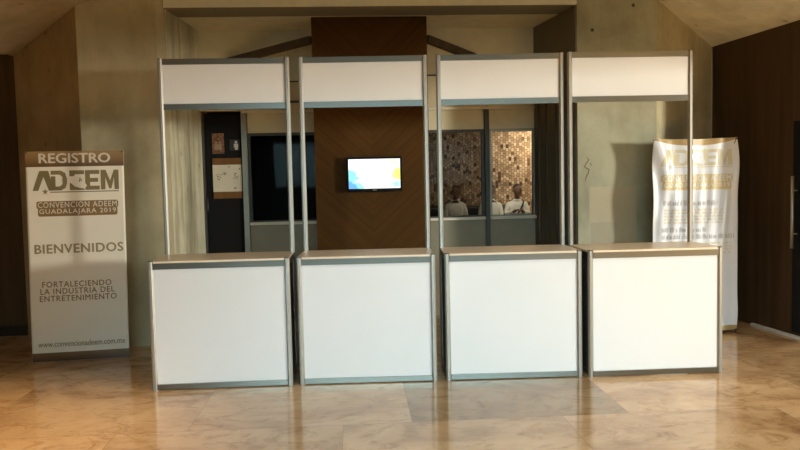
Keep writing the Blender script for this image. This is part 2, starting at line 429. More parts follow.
# hairline crack and tie-rod holes of the right pillar
pr = bpy.data.objects['wall_front_right']
for pts in ([(2.232, 1.69), (2.262, 1.67), (2.240, 1.64), (2.215, 1.60), (2.235, 1.585), (2.262, 1.575), (2.250, 1.53), (2.232, 1.50), (2.222, 1.46)], [(2.268, 1.635), (2.285, 1.62), (2.275, 1.605)]):
    MB().tube([(a, 6.9895, z) for a, z in pts], [0.0025] + [0.005] * (len(pts) - 2) + [0.002], 6).build('crack', M['lining'], pr)
for a, z in ((2.70, 3.13), (2.30, 2.90)):
    MB().tube([(a, 6.9885, z), (a, 6.9925, z)], 0.017, 14).build('tie_hole', M['frame_dark'], pr)
# slatted lining on the right of the recess; dark colour holds its shade
mb = MB().prism([(2.136, 7.03), (2.152, 7.03), (2.003, BACK - 0.01), (1.987, BACK - 0.01)], 0, ZS - 0.002)
o = struct(mb.build('wall_recess_right', M['lining']))
for i, t in enumerate((0.18, 0.42, 0.66, 0.86)):
    u = 2.136 - t * 0.149; v = 7.03 + t * 1.0
    struct(MB().box(u - 0.018, u - 0.001, v - 0.012, v + 0.012, 0, 2.45).build('trim_%d' % (i + 1), M['frame_dark'], bevel=0.003))
# beam over the recess, then the recess ceiling behind a shadow gap
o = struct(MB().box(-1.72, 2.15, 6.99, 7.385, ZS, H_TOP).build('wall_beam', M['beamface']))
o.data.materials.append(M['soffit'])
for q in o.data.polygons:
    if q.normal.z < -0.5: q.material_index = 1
struct(MB().box(-1.80, 2.30, 7.405, 8.4, ZS, ZS + 0.12).build('ceiling_recess', M['recess_ceiling']))
# side walls of dark panelling
def dwall(name, pts, z1):
    (a, b) = pts; d = Vector((b[0] - a[0], b[1] - a[1])).normalized(); n = Vector((-d.y, d.x)) * 0.15
    return struct(MB().prism([a, b, (b[0] + n.x, b[1] + n.y), (a[0] + n.x, a[1] + n.y)], 0, z1).build(name, M['dark_wood']))
struct(MB().box(-6.6, -3.402, 7.722, 7.90, 0, 2.86).build('wall_left', M['dark_wood']))
struct(MB().box(-6.75, -6.6, -1.5, 7.90, 0, 2.86).build('wall_left_side', M['concrete_warm']))
struct(MB().prism([(-6.75, -1.5), (-4.351, -1.5), (-3.401, 7.721), (-3.401, 7.90), (-6.75, 7.90)], 2.862, 3.0).build('ceiling_left_low', M['concrete_ceiling']))
struct(MB().prism([(4.012, 6.02), (4.81, -1.5), (4.96, -1.5), (4.162, 6.02)], 2.40, 2.88).build('wall_right_header', M['dark_wood']))  # unseen slab added to cut side light on left pillar and fascias
dwall('wall_right', ((3.831, 7.70), (4.01, 6.02)), 2.86)
struct(MB().box(-6.6, -3.41, 7.700, 7.721, 0, 0.10).build('baseboard_left', M['black']))
# sloped ceilings
def slope(name, mat, pts):
    mb = MB(); n = len(pts)
    mb.add([(a, b, z) for a, b, z in pts] + [(a, b, z + 0.15) for a, b, z in pts],
           [tuple(range(n)), tuple(range(n, 2 * n))[::-1]] + [(i, (i + 1) % n, n + (i + 1) % n, n + i) for i in range(n)])
    return struct(mb.build(name, mat))
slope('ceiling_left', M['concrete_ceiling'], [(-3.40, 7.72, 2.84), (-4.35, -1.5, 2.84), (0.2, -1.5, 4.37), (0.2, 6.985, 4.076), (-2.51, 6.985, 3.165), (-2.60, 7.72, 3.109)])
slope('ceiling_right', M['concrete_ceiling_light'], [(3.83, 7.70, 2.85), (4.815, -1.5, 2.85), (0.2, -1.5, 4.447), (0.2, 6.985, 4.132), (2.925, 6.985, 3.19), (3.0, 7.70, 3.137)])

# glazed partition at the back of the recess
PB0, PB1 = BACK, BACK + 0.10
def bx(u0, u1, z0, z1, name, mat, d0=0.0, d1=0.0, bevel=0.0):
    return MB().box(u0, u1, PB0 + d0, PB1 + d1, z0, z1).build(name, M[mat], bevel=bevel)
struct(bx(-1.64, 2.01, 2.29, ZS, 'wall_recess_back', 'recess_wall'))
struct(bx(-1.14, 2.00, 0, 1.055, 'wall_below_windows', 'recess_panel'))
struct(bx(-1.14, 2.00, 2.05, 2.262, 'wall_transom', 'recess_wall', 0.02))
struct(bx(-1.20, 2.00, 2.263, 2.289, 'trim_5', 'light_trim', -0.03, 0, 0.004))
struct(bx(-1.14, 1.43, 1.056, 1.087, 'trim_6', 'light_trim', -0.05, 0, 0.006))
struct(bx(1.485, 2.00, 1.056, 1.087, 'trim_7', 'light_trim', -0.05, 0, 0.006))
struct(bx(-1.205, -1.145, 0, 2.262, 'trim_8', 'frame_trim', -0.02, 0, 0.004))
struct(bx(1.432, 1.483, 0, 2.262, 'trim_9', 'frame_dark', -0.03, 0, 0.004))
struct(bx(1.452, 1.462, 2.29, 2.52, 'trim_10', 'frame_trim', -0.02, 0))
def window(n, u0, u1, gl, fm):
    f = MB(); z0, z1, w = 1.088, 2.049, 0.028
    y0, y1 = PB0 + 0.01, PB0 + 0.07
    f.box(u0, u0 + w, y0, y1, z0, z1).box(u1 - w, u1, y0, y1, z0, z1).box(u0 + w, u1 - w, y0, y1, z0, z0 + w * 0.5).box(u0 + w, u1 - w, y0, y1, z1 - w, z1)
    fo = struct(f.build('window_%d' % n, M[fm]))
    g = MB().box(u0 + w, u1 - w, PB0 + 0.035, PB0 + 0.041, z0 + w * 0.5, z1 - w).build('pane', M[gl], fo)
window(1, -1.143, -0.38, 'glass', 'frame_dark')
window(2, -0.378, 0.62, 'glass', 'frame_dark')
window(3, 0.622, 1.430, 'glass_tinted', 'frame_dark')
window(4, 1.485, 2.0, 'glass', 'frame_trim')

# back room: dark room on the left, long lounge on the right
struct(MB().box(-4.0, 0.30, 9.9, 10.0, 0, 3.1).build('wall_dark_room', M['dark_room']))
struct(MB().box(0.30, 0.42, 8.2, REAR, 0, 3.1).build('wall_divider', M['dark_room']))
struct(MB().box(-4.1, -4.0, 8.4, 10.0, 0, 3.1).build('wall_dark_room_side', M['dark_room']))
struct(MB().box(0.30, 7.5, REAR, REAR + 0.12, 0, 3.1).build('wall_lounge_back', M['mosaic']))
struct(MB().box(7.4, 7.5, 8.4, REAR, 0, 3.1).build('wall_lounge_right', M['recess_wall']))
struct(MB().box(3.83, 7.5, 8.3, 8.4, 0, 3.1).build('wall_lounge_front', M['recess_wall']))
struct(MB().box(-4.1, 7.5, 8.42, REAR + 0.12, 3.1, 3.2).build('ceiling_lounge', M['recess_wall']))

# dark door with notices, left end of the recess
dr = struct(MB().box(-1.600, -1.212, PB0 + 0.015, PB0 + 0.055, 0.01, 2.262).build('door_1', M['black_matte'], bevel=0.003))
MB().box(-1.632, -1.602, PB0 - 0.015, PB0 + 0.06, 0, 2.262).build('door_frame', M['frame_dark'], dr)
hd = MB().tube([(-1.580, PB0 + 0.015, 1.36), (-1.580, PB0 - 0.035, 1.36), (-1.580, PB0 - 0.04, 1.34), (-1.580, PB0 - 0.04, 1.24), (-1.580, PB0 - 0.035, 1.22), (-1.580, PB0 + 0.015, 1.22)], 0.008).build('door_handle', M['rod'], dr, smooth=True)
def on_door(name, label, cat, rects, u0, u1, z0, z1):
    root = thing(name, label, cat, hall(u0, PB0 + 0.014), TH)
    return root
def P(root, name, mat, x0, x1, z0, z1, y0, y1): return MB().box(x0, x1, y0, y1, z0, z1).build(name, M[mat], root)
# framed board with a cream sheet
rt_ = thing('notice_board', 'brown framed board with a cream sheet of small marks on dark door', 'notice board', hall(-1.524, PB0 + 0.014), TH)
for a_, b_ in ((1.352, 1.425), (1.717, 1.788)): MB().box(0, 0.306, -0.018, 0, a_, b_).build('frame_band', M['brown_wood'], rt_, 0.003)
P(rt_, 'sheet', 'paper', 0.0, 0.306, 1.426, 1.716, -0.012, 0)
mk = MB(); rnd = random.Random(3)
for (cx, cz, n, sx, sz) in ((0.06, 1.585, 9, 0.02, 0.035), (0.11, 1.62, 7, 0.04, 0.012), (0.24, 1.59, 9, 0.025, 0.035), (0.22, 1.46, 3, 0.03, 0.006), (0.16, 1.69, 2, 0.02, 0.006), (0.28, 1.67, 2, 0.01, 0.01)):
    for _ in range(n):
        a, b = cx + rnd.uniform(-sx, sx), cz + rnd.uniform(-sz, sz)
        mk.box(a - 0.006, a + 0.006, -0.0135, -0.0122, b - 0.004, b + 0.004)
mk.build('printed_marks', M['ink'], rt_)
rt_ = thing('poster', 'small orange poster with two pale figures, upper left on dark door', 'poster', hall(-1.520, PB0 + 0.014), TH, )
P(rt_, 'sheet', 'poster_orange', 0, 0.125, 1.835, 2.055, -0.006, 0)
mk = MB()
for cx in (0.042, 0.082):
    mk.ball((cx, -0.008, 1.955), 0.011, 0.002, 0.014); mk.box(cx - 0.014, cx + 0.014, -0.009, -0.0062, 1.875, 1.938)
    mk.box(cx - 0.020, cx - 0.015, -0.009, -0.0062, 1.885, 1.935).box(cx + 0.015, cx + 0.020, -0.009, -0.0062, 1.885, 1.935)
mk.build('printed_figures', M['poster_pink'], rt_)
rt_ = thing('photo_print', 'small dark photo with a white figure, upper right on dark door', 'photo', hall(-1.335, PB0 + 0.014), TH)
P(rt_, 'sheet', 'poster_dark', 0, 0.108, 1.868, 1.985, -0.006, 0)
MB().ball((0.068, -0.008, 1.957), 0.014, 0.002, 0.015).box(0.046, 0.09, -0.009, -0.0062, 1.90, 1.94).box(0.055, 0.085, -0.009, -0.0062, 1.875, 1.90).build('printed_figure', M['poster_white'], rt_)

# right wall door (black glass with long pull) and bright threshold
def rw(v): return 3.831 + (7.70 - v) * (0.179 / 1.68)
ddir = math.atan2(0.219, 2.08)
dn = MB().prism([(rw(6.42) - 0.016, 6.42), (rw(6.03) - 0.016, 6.03), (rw(6.03) - 0.002, 6.03), (rw(6.42) - 0.002, 6.42)], 0.05, 1.96)
d2 = struct(dn.build('door_2', M['black_matte']))
hx, hv = rw(6.36) - 0.065, 6.36
h = MB().tube([(hx, hv, 0.82), (hx, hv, 1.47)], 0.014, 12)
for z in (0.95, 1.34): h.tube([(hx, hv, z), (hx + 0.062, hv, z)], 0.007, 8)
h.build('door_handle', M['alu_post'], d2, smooth=True)
struct(MB().prism([(rw(6.98) - 0.035, 6.98), (rw(6.03) - 0.035, 6.03), (rw(6.03) - 0.001, 6.03), (rw(6.98) - 0.001, 6.98)], 0, 0.022).build('trim_11', M['white_panel']))

# ------------------------------------------------------------ wood clad column, struts, television
col = thing('wood_column', 'wide brown wood clad column with V grain rising behind the stands', 'column', hall(0.181, 7.412), TH)
cb = MB().box(-0.392, 0.755, 7.412, 7.75, 0.0, ZS - 0.004).build('cladding', M['chevron'])
cb.parent = col; cb.matrix_parent_inverse = (Matrix.Translation(col.location) @ Matrix.Rotation(TH, 4, 'Z')).inverted(); cb.rotation_euler = (0, 0, TH)
def strut(a, b, label):
    A, B = Vector(hall(*a)), Vector(hall(*b)); d = B - A; L = d.length
    mb = MB().box(0, L, -0.03, 0.03, -0.038, 0.038)
    o = mb.build('ceiling_strut', M['strut_wood'], bevel=0.004)
    o.location = A; o.rotation_euler = d.to_track_quat('X', 'Z').to_euler()
    tag(o, label, 'strut')
strut((-0.40, 7.50, 2.93), (-1.33, 8.00, 2.80), 'dark timber strut running left from the wood column above the leftmost stand')
strut((0.762, 7.50, 2.93), (1.45, 8.00, 2.77), 'dark timber strut running right from the wood column above the third stand')

tv = thing('television', 'lit flat screen television mounted on the wood column', 'television', hall(0.196, 7.412, 1.575), TH)
MB().box(-0.275, 0.275, -0.098, -0.058, -0.172, 0.172).build('casing', M['black_matte'], tv, 0.006)
MB().box(-0.18, 0.18, -0.058, -0.028, -0.12, 0.12).build('rear_housing', M['black'], tv, 0.004)
MB().box(-0.10, 0.10, -0.028, -0.001, -0.10, 0.10).build('wall_mount', M['rod'], tv, 0.002)
MB().box(-0.256, 0.256, -0.1005, -0.0985, -0.142, 0.150).build('screen', M['tv'], tv)
MB().box(-0.02, 0.02, -0.100, -0.0985, -0.162, -0.153).build('badge', M['frame_trim'], tv)

# ------------------------------------------------------------ the four stands
BW, BD, BH, BT = 1.03, 0.547, 0.959, 2.507
def octo(cx, cy, R=0.0205):
    pts = []; ap = R * math.cos(PI / 8); hw = R * math.sin(PI / 8)
    for k in range(8):
        a = 2 * PI * k / 8
        n = (math.cos(a), math.sin(a)); t = (-n[1], n[0])
        for d, s in ((ap, -hw), (ap, -0.0020), (ap - 0.0012, -0.0014), (ap - 0.0012, 0.0014), (ap, 0.0020)):
            pts.append((cx + n[0] * d + t[0] * s, cy + n[1] * d + t[1] * s))
    return pts
def rail_x(mb, x0, x1, yc, z0, z1, t=0.011):
    zm1, zm2 = z0 + (z1 - z0) * 0.36, z0 + (z1 - z0) * 0.64
    prof = [(yc - t, z0), (yc + t, z0), (yc + t, zm1), (yc + t - .003, zm1), (yc + t - .003, zm2), (yc + t, zm2), (yc + t, z1), (yc - t, z1), (yc - t, zm2), (yc - t + .003, zm2), (yc - t + .003, zm1), (yc - t, zm1)]
    mb.extr(prof, 'x', x0, x1)
def rail_y(mb, xc, y0, y1, z0, z1, t=0.011):
    mb.extr([(xc - t, z0), (xc + t, z0), (xc + t, z1), (xc - t, z1)], 'y', y0, y1)
def make_booth():
    r = thing('registration_stand', '', 'stand')
    X = BW / 2 - 0.02; Y0, Y1 = 0.02, BD - 0.02
    for sx in (-1, 1):
        q = MB().prism(octo(sx * X, Y0), 0, BH - 0.004).build('short_post', M['alu_post'], r)
        MB().prism([(sx * X + 0.019 * math.cos(a), Y0 + 0.019 * math.sin(a)) for a in [PI / 8 + k * PI / 4 for k in range(8)]], BH - 0.004, BH).build('cap', M['rod'], q)
        q = MB().prism(octo(sx * X, Y1), 0, BT - 0.004).build('tall_post', M['alu_post'], r)
        MB().prism([(sx * X + 0.019 * math.cos(a), Y1 + 0.019 * math.sin(a)) for a in [PI / 8 + k * PI / 4 for k in range(8)]], BT - 0.004, BT).build('cap', M['rod'], q)
    xi = X - 0.019
    def rx(y, z0, z1): mb = MB(); rail_x(mb, -xi, xi, y, z0, z1); mb.build('rail', M['alu'], r)
    def ry(x, z0, z1): mb = MB(); rail_y(mb, x, Y0 + 0.019, Y1 - 0.019, z0, z1); mb.build('side_rail', M['alu'], r)
    rx(Y0 - 0.006, 0.898, 0.942); rx(Y0 - 0.006, 0.008, 0.046)
    rx(Y1, 0.898, 0.938); rx(Y1, 0.008, 0.046)
    for s in (-1, 1): ry(s * X, 0.898, 0.938); ry(s * X, 0.008, 0.046)
    MB().box(-xi, xi, Y0 - 0.004, Y0 + 0.002, 0.046, 0.898).build('front_panel', M['white_panel'], r)
    for s in (-1, 1): MB().box(s * X - 0.002, s * X + 0.002, Y0 + 0.019, Y1 - 0.019, 0.046, 0.898).build('side_panel', M['grey_panel'], r)
    c = 0.022; w = BW / 2
    x0, x1, y0, y1 = -w + 0.004, w - 0.004, 0.004, BD - 0.004; k = 0.037
    poly = [(x0 + k, y0), (x1 - k, y0), (x1 - k, y0 + k), (x1, y0 + k), (x1, y1 - k), (x1 - k, y1 - k), (x1 - k, y1), (x0 + k, y1), (x0 + k, y1 - k), (x0, y1 - k), (x0, y0 + k), (x0 + k, y0 + k)]
    MB().prism(poly, 0.943, 0.957).build('countertop', M['laminate'], r)
    MB().box(-xi, xi, Y0 + 0.06, Y1 - 0.03, 0.47, 0.486).build('shelf', M['white_panel'], r)
    # fascia between the tall posts
    rx(Y1, 2.457, 2.503); rx(Y1, 2.103, 2.150)
    MB().box(-xi, xi, Y1 - 0.003, Y1 + 0.003, 2.150, 2.457).build('fascia_panel', M['white_panel'], r)
    return r
b0 = make_booth()
spots_ = [(-1.3364, 5.3609, 0.062, 'leftmost white panelled registration stand, beside the left banner'),
          (-0.2587, 5.4105, 0.024, 'white panelled registration stand in front of the wood column and television'),
          (0.8384, 5.4424, 0.020, 'white panelled registration stand whose opening shows the seated people'),
          (1.9073, 5.4561, 0.0500, 'rightmost white panelled registration stand, its counter overlapping the right banner')]
for i, (x, y, a, lab) in enumerate(spots_):
    o = b0 if i == 0 else copy_tree(b0)
    o.location = (x, y, 0); o.rotation_euler = (0, 0, a)
    tag(o, lab, 'stand', 'registration stands in a row')
def post_at(i, s):
    x, y, a, _ = spots_[i]; lx, ly = s * (BW / 2 - 0.02), BD - 0.02
    return Vector((x + lx * math.cos(a) - ly * math.sin(a), y + lx * math.sin(a) + ly * math.cos(a), 0))
for (i, z, t, lab) in ((0, 2.315, 0.006, 'thin upper black connector bar between the first and second stand fascias'),
                    (0, 2.155, 0.010, 'thick lower black connector bar between the first and second stand fascias'),
                    (1, 2.345, 0.007, 'black connector bar between the second and third stand fascias')):
    a, b = post_at(i, 1), post_at(i + 1, -1); d = (b - a).normalized()
    a2, b2 = a + d * 0.0192, b - d * 0.0192
    q = MB().tube([(0, 0, 0), ((b2 - a2).length, 0, 0)], t, 10).build('connector_bar', M['black'], smooth=False)
    q.location = (a2.x, a2.y, z); q.rotation_euler = (0, 0, math.atan2(d.y, d.x)); tag(q, lab, 'connector')

# ------------------------------------------------------------ banners
def glyphs(body, bold, space, res=3):
    c = bpy.data.curves.new('t', 'FONT'); c.body = body; c.size = 1.0; c.offset = bold; c.resolution_u = res; c.space_character = space
    o = bpy.data.objects.new('t', c); COL.objects.link(o); bpy.context.view_layer.update()
    me = bpy.data.meshes.new_from_object(o.evaluated_get(bpy.context.evaluated_depsgraph_get()))
    v = [(q.co.x, q.co.y) for q in me.vertices]; f = [tuple(q.vertices) for q in me.polygons]
    bpy.data.objects.remove(o); bpy.data.curves.remove(c); bpy.data.meshes.remove(me)
    return v, f
def warp_cut(mb, warp, step=0.012):
    """cut flat lettering into small faces so that it can follow the curve of the sheet"""
    if not warp: return mb
    bm = bmesh.new(); vs = [bm.verts.new(q) for q in mb.v]
    for f in mb.f:
        try: bm.faces.new([vs[i] for i in f])
        except ValueError: pass
    bm.normal_update()
    bmesh.ops.triangulate(bm, faces=bm.faces[:], quad_method='BEAUTY', ngon_method='EAR_CLIP')
    xs = [q[0] for q in mb.v]; zs = [q[2] for q in mb.v]
    for ax, lo, hi, st in ((0, min(xs), max(xs), step), (2, min(zs), max(zs), step * 2)):
        k = math.ceil(lo / st)
        while k * st < hi:
            co = [0, 0, 0]; no = [0, 0, 0]; co[ax] = k * st; no[ax] = 1
            bmesh.ops.bisect_plane(bm, geom=bm.verts[:] + bm.edges[:] + bm.faces[:], plane_co=co, plane_no=no); k += 1
    bm.verts.index_update()
    out = MB(); out.v = [(v.co.x, v.co.y + warp(v.co.x, v.co.z), v.co.z) for v in bm.verts]; out.f = [tuple(v.index for v in f.verts) for f in bm.faces]
    bm.free(); return out
def text_mesh(body, x0, x1, z0, z1, bold=0.0, yoff=-0.002, warp=None, space=1.0, grow=0.0):
    """lettering fitted to a box; grow thickens it around the same letters"""
    v, f = glyphs(body, 0.0, space)
    a, b = min(q[0] for q in v), max(q[0] for q in v); d, e = min(q[1] for q in v), max(q[1] for q in v)
    mb = MB(); g = bold * 0.9                   # heavier strokes: the same letters laid over themselves with a slight shift
    for k, (dx, dz) in enumerate(((0, 0), (-g, 0), (g, 0), (0, g * 0.7), (0, -g * 0.7)) if g else ((0, 0),)):
        mb.add([(x0 + (q[0] + dx - a) / (b - a) * (x1 - x0), yoff - k * 0.00006, z0 + (q[1] + dz - d) / (e - d) * (z1 - z0)) for q in v], f)
    return warp_cut(mb, warp)
def plate(x0, x1, z0, z1, y, warp, r=0.018):
    mb = MB(); pts = []
    for cx, cz, a0 in ((x1 - r, z1 - r, 0), (x0 + r, z1 - r, 90), (x0 + r, z0 + r, 180), (x1 - r, z0 + r, 270)):
        for k in range(7):
            a = math.radians(a0 + 15 * k); pts.append((cx + r * math.cos(a), y, cz + r * math.sin(a)))
    mb.add(pts, [tuple(range(len(pts)))]); return warp_cut(mb, warp)
def print_on(mb, name, mat, root, warp=None):
    return mb.build(name, M[mat], root, fix=False)
def rect(x0, x1, z0, z1, y, warp=None, nx=1, nz=1):
    mb = MB(); vs = []
    for j in range(nz + 1):
        for i in range(nx + 1):
            x = x0 + (x1 - x0) * i / nx; z = z0 + (z1 - z0) * j / nz
            vs.append((x, y + (warp(x, z) if warp else 0), z))
    fs = [(j * (nx + 1) + i, j * (nx + 1) + i + 1, (j + 1) * (nx + 1) + i + 1, (j + 1) * (nx + 1) + i) for j in range(nz) for i in range(nx)]
    mb.add(vs, fs); return mb
def sheet(w, z0f, z1f, warp, nx=40, nz=90, th=0.0014, edge=None):
    mb = MB(); n = (nx + 1) * (nz + 1)
    for side in (0, 1):
        for j in range(nz + 1):
            for i in range(nx + 1):
                x = w * i / nx; a, b = z0f(x), z1f(x); z = a + (b - a) * j / nz
                ex = edge(x, z) if edge else 0
                mb.v.append((x + ex, warp(x, z) + side * th, z))
    idx = lambda s, i, j: s * n + j * (nx + 1) + i
    for j in range(nz):
        for i in range(nx):
            mb.f.append((idx(0, i, j), idx(0, i + 1, j), idx(0, i + 1, j + 1), idx(0, i, j + 1)))
            mb.f.append((idx(1, i, j), idx(1, i, j + 1), idx(1, i + 1, j + 1), idx(1, i + 1, j)))
    for i in range(nx):
        mb.f.append((idx(0, i, 0), idx(1, i, 0), idx(1, i + 1, 0), idx(0, i + 1, 0))); mb.f.append((idx(0, i, nz), idx(0, i + 1, nz), idx(1, i + 1, nz), idx(1, i, nz)))
    for j in range(nz):
        mb.f.append((idx(0, 0, j), idx(0, 0, j + 1), idx(1, 0, j + 1), idx(1, 0, j))); mb.f.append((idx(0, nx, j), idx(1, nx, j), idx(1, nx, j + 1), idx(0, nx, j + 1)))
    return mb
def x_stand(root, w, h, warp_top=0.0):
    hub = (w / 2, 0.10, 0.85)
    for i, (x, z) in enumerate(((0.012, h - 0.012), (w - 0.012, h - 0.012), (0.012, 0.035), (w - 0.012, 0.035))):
        arm = MB().tube([hub, ((x + w / 2) / 2, 0.075, (z + 0.85) / 2), (x, 0.014, z)], [0.007, 0.006, 0.004], 8).build('support_arm', M['rod'], root, smooth=True)
        MB().tube([(x, 0.016, z), (x, -0.010, z)], 0.0065, 10).build('hook', M['black'], arm)
        if z < 0.5:
            MB().tube([(x, 0.014, z), (x, 0.008, 0.0)], 0.006, 8).build('foot', M['black'], arm)
    MB().ball(hub, 0.03, 0.022, 0.03).build('hub', M['black'], root, smooth=True)
    MB().tube([hub, (w / 2, 0.30, 0.008)], 0.007, 8).build('rear_leg', M['rod'], root, smooth=True)

def adeem_logo(root, x0, x1, z0, z1, mat, wm, warp, blank):
    W_ = x1 - x0
    y = -0.0025
    L = []     # letters as polygons in unit boxes
    def poly(pts, a, b):
        m = MB(); m.add([(x0 + W_ * (a + (b - a) * px), y, z0 + (z1 - z0) * pz) for px, pz in pts], [tuple(range(len(pts)))]); return m
    mb = MB()
    def put(pts, a, b):
        m = poly(pts, a, b); mb.add(m.v, m.f)
    # A: a leaning stroke and a full right stroke, open foot
    put([(0.0, 0.0), (0.28, 0.0), (0.62, 0.88), (0.62, 1.0), (0.36, 1.0)], 0.0, 0.235)
    put([(0.60, 1.0), (0.52, 0.80), (0.80, 0.0), (1.06, 0.0), (0.80, 1.0)], 0.0, 0.235)
    # D
    D = [(0.0, 0.0), (0.62, 0.0), (0.90, 0.12), (1.0, 0.35), (1.0, 0.65), (0.90, 0.88), (0.62, 1.0), (0.0, 1.0), (0.0, 0.80), (0.55, 0.80), (0.72, 0.68), (0.72, 0.32), (0.55, 0.20), (0.28, 0.20), (0.28, 0.72), (0.0, 0.72)]
    put(D, 0.215, 0.40)
    Epts = [(0, 0), (1, 0), (1, 0.2), (0.34, 0.2), (0.34, 0.4), (0.9, 0.4), (0.9, 0.6), (0.34, 0.6), (0.34, 0.8), (1, 0.8), (1, 1), (0, 1)]
    put(Epts, 0.43, 0.60); put(Epts, 0.61, 0.775)
    put([(0, 0), (0.24, 0), (0.26, 0.62), (0.46, 0.05), (0.58, 0.05), (0.74, 0.62), (0.76, 0), (1, 0), (1, 1), (0.74, 1), (0.52, 0.45), (0.28, 1), (0, 1)], 0.79, 1.0)
    mb = warp_cut(mb, warp)
    mb.build('printed_logo', M[mat], root, fix=False)
    # plain pale emblem shape laid over the middle letters
    e = MB(); pts = [(0.385, 0.84), (0.43, 0.70), (0.50, 0.72), (0.585, 0.66), (0.60, 0.42), (0.63, 0.22), (0.60, 0.06), (0.54, 0.12), (0.49, 0.18), (0.45, 0.34), (0.42, 0.40), (0.40, 0.60)]
    e.add([(x0 + W_ * a, y - 0.0012, z0 + (z1 - z0) * b) for a, b in pts], [tuple(range(len(pts)))])
    e = warp_cut(e, warp)
    e.build('printed_emblem', M[blank], root, fix=False)
    e = MB()
    for cx, cz in ((0.55, 0.58), (0.565, 0.50), (0.545, 0.47)):
        e.add([(x0 + W_ * (cx + 0.008 * math.cos(t)), y - 0.002, z0 + (z1 - z0) * (cz + 0.05 * math.sin(t))) for t in [k * PI / 3 for k in range(6)]], [tuple(range(6))])
    e = warp_cut(e, warp)
    e.build('emblem_marks', M[wm], root, fix=False)
    # star and underline
    s = MB(); cx, cz, R = x0 + 0.145 * W_, z0 - 0.01, 0.026
    s.add([(cx + (R if k % 2 == 0 else R * 0.42) * math.sin(k * PI / 5), y - 0.001, cz + (R if k % 2 == 0 else R * 0.42) * math.cos(k * PI / 5)) for k in range(10)], [tuple(range(10))])
    q = rect(x0 + 0.20 * W_, x1, z0 - 0.018, z0 - 0.010, y, None, 30, 1); s.add(q.v, q.f)
    s = warp_cut(s, warp)
    s.build('printed_star_line', M[mat], root, fix=False)

# left banner: 0.80 x 1.80
LB = thing('roll_banner', 'white and brown REGISTRO welcome banner standing left of the stands', 'banner', (-3.197, 6.262, 0), 0.184)
WL, HL = 0.797, 1.822
wl = lambda x, z: 0.002 * math.sin(x * 9 + z) - 0.004 * math.sin(PI * x / WL)
sheet(WL, lambda x: 0.006, lambda x: HL, wl).build('banner_sheet', M['vinyl_warm'], LB, smooth=True)
print_on(rect(0.001, WL - 0.001, 1.690, HL, -0.0012, wl, 24, 6), 'printed_header', 'print_header', LB)
print_on(rect(0.001, WL - 0.001, 0.008, 0.085, -0.0012, wl, 24, 4), 'printed_footer', 'print_footer', LB)
print_on(text_mesh('REGISTRO', 0.112, 0.685, 1.722, 1.803, 0.03, -0.0026, wl), 'title_lettering', 'print_white', LB)
adeem_logo(LB, 0.052, 0.752, 1.487, 1.656, 'print_olive', 'ink', wl, 'vinyl_warm')
print_on(plate(0.078, 0.742, 1.331, 1.396, -0.0016, wl), 'lettering_plate', 'print_brown', LB)
print_on(plate(0.088, 0.734, 1.266, 1.338, -0.0018, wl), 'lettering_plate', 'print_brown', LB)
for body, x0, x1, z0, z1 in (('CONVENCIÓN ADEEM', 0.090, 0.730, 1.341, 1.401), ('GUADALAJARA 2019', 0.100, 0.722, 1.277, 1.329)):
    print_on(text_mesh(body, x0, x1, z0, z1, 0.02, -0.0036, wl, 1.16), 'event_lettering', 'print_white', LB)
print_on(text_mesh('BIENVENIDOS', 0.052, 0.770, 0.948, 1.025, 0.03, -0.0024, wl, space=1.08), 'welcome_lettering', 'print_tan', LB)
for body, x0, x1, z0, z1 in (('FORTALECIENDO', 0.102, 0.665, 0.654, 0.703), ('LA INDUSTRIA DEL', 0.085, 0.690, 0.594, 0.643), ('ENTRETENIMIENTO', 0.078, 0.705, 0.532, 0.581)):
    print_on(text_mesh(body, x0, x1, z0, z1, 0.014, -0.0024, wl, space=1.14), 'slogan_lettering', 'print_brown', LB)
print_on(text_mesh('www.convencionadeem.com.mx', 0.052, 0.765, 0.135, 0.185, 0.014, -0.0024, wl), 'web_address_lettering', 'print_tan', LB)
x_stand(LB, WL, HL)
for o in LB.children_recursive:                 # the cloth hangs a little out of square
    for q in o.data.vertices: q.co.x += 0.014 * q.co.z

# right banner: same size, sagging between its hooks, glossy and folded
RB = thing('roll_banner', 'glossy wrinkled white and gold banner standing right of the stands', 'banner', (2.368, 6.868, 0), 0.0)
WR, HR = 0.797, 1.842
def wr(x, z):
    t = x / WR; d = (z - 0.9) / 0.9
    y = -0.010 * math.sin(PI * t)
    hi = max(0.0, d)
    y += 0.024 * hi * math.sin(30 * (t - 0.5) * (1.15 - 0.55 * d)) * (0.35 + abs(2 * t - 1))
    y += 0.012 * math.exp(-((z - 1.18) / 0.32) ** 2) * math.sin(t * 44 + 1.5 * math.sin(z * 3))
    y += 0.010 * math.exp(-((t - 0.93) / 0.05) ** 2) * math.sin(z * 2.6)
    y += 0.016 * math.exp(-((z - 0.12) / 0.22) ** 2) * math.sin(t * 21 + z * 10)
    return y
ztop = lambda x: HR - 0.012 * math.sin(PI * x / WR) ** 0.7
sheet(WR, lambda x: 0.03, ztop, wr, 90, 110).build('banner_sheet', M['vinyl'], RB, smooth=True)
mb = MB(); vs = []
for j in (0, 1):
    for i in range(41):
        x = 0.002 + (WR - 0.004) * i / 40; zt = ztop(x) - 0.0015; z = zt - (0.0 if j else 0.014 + 0.046 * math.sin(PI * i / 40))
        vs.append((x, wr(x, z) - 0.0016, z))
mb.add(vs, [(i, i + 1, 42 + i, 41 + i) for i in range(40)]); mb.build('printed_header', M['gold_tape'], RB, fix=False)
print_on(rect(0.001, WR - 0.001, 0.032, 0.075, -0.0022, wr, 80, 3), 'printed_footer', 'gold_tape', RB)
adeem_logo(RB, 0.07, 0.74, 1.585, 1.735, 'print_pale', 'print_gold_pale', wr, 'vinyl')
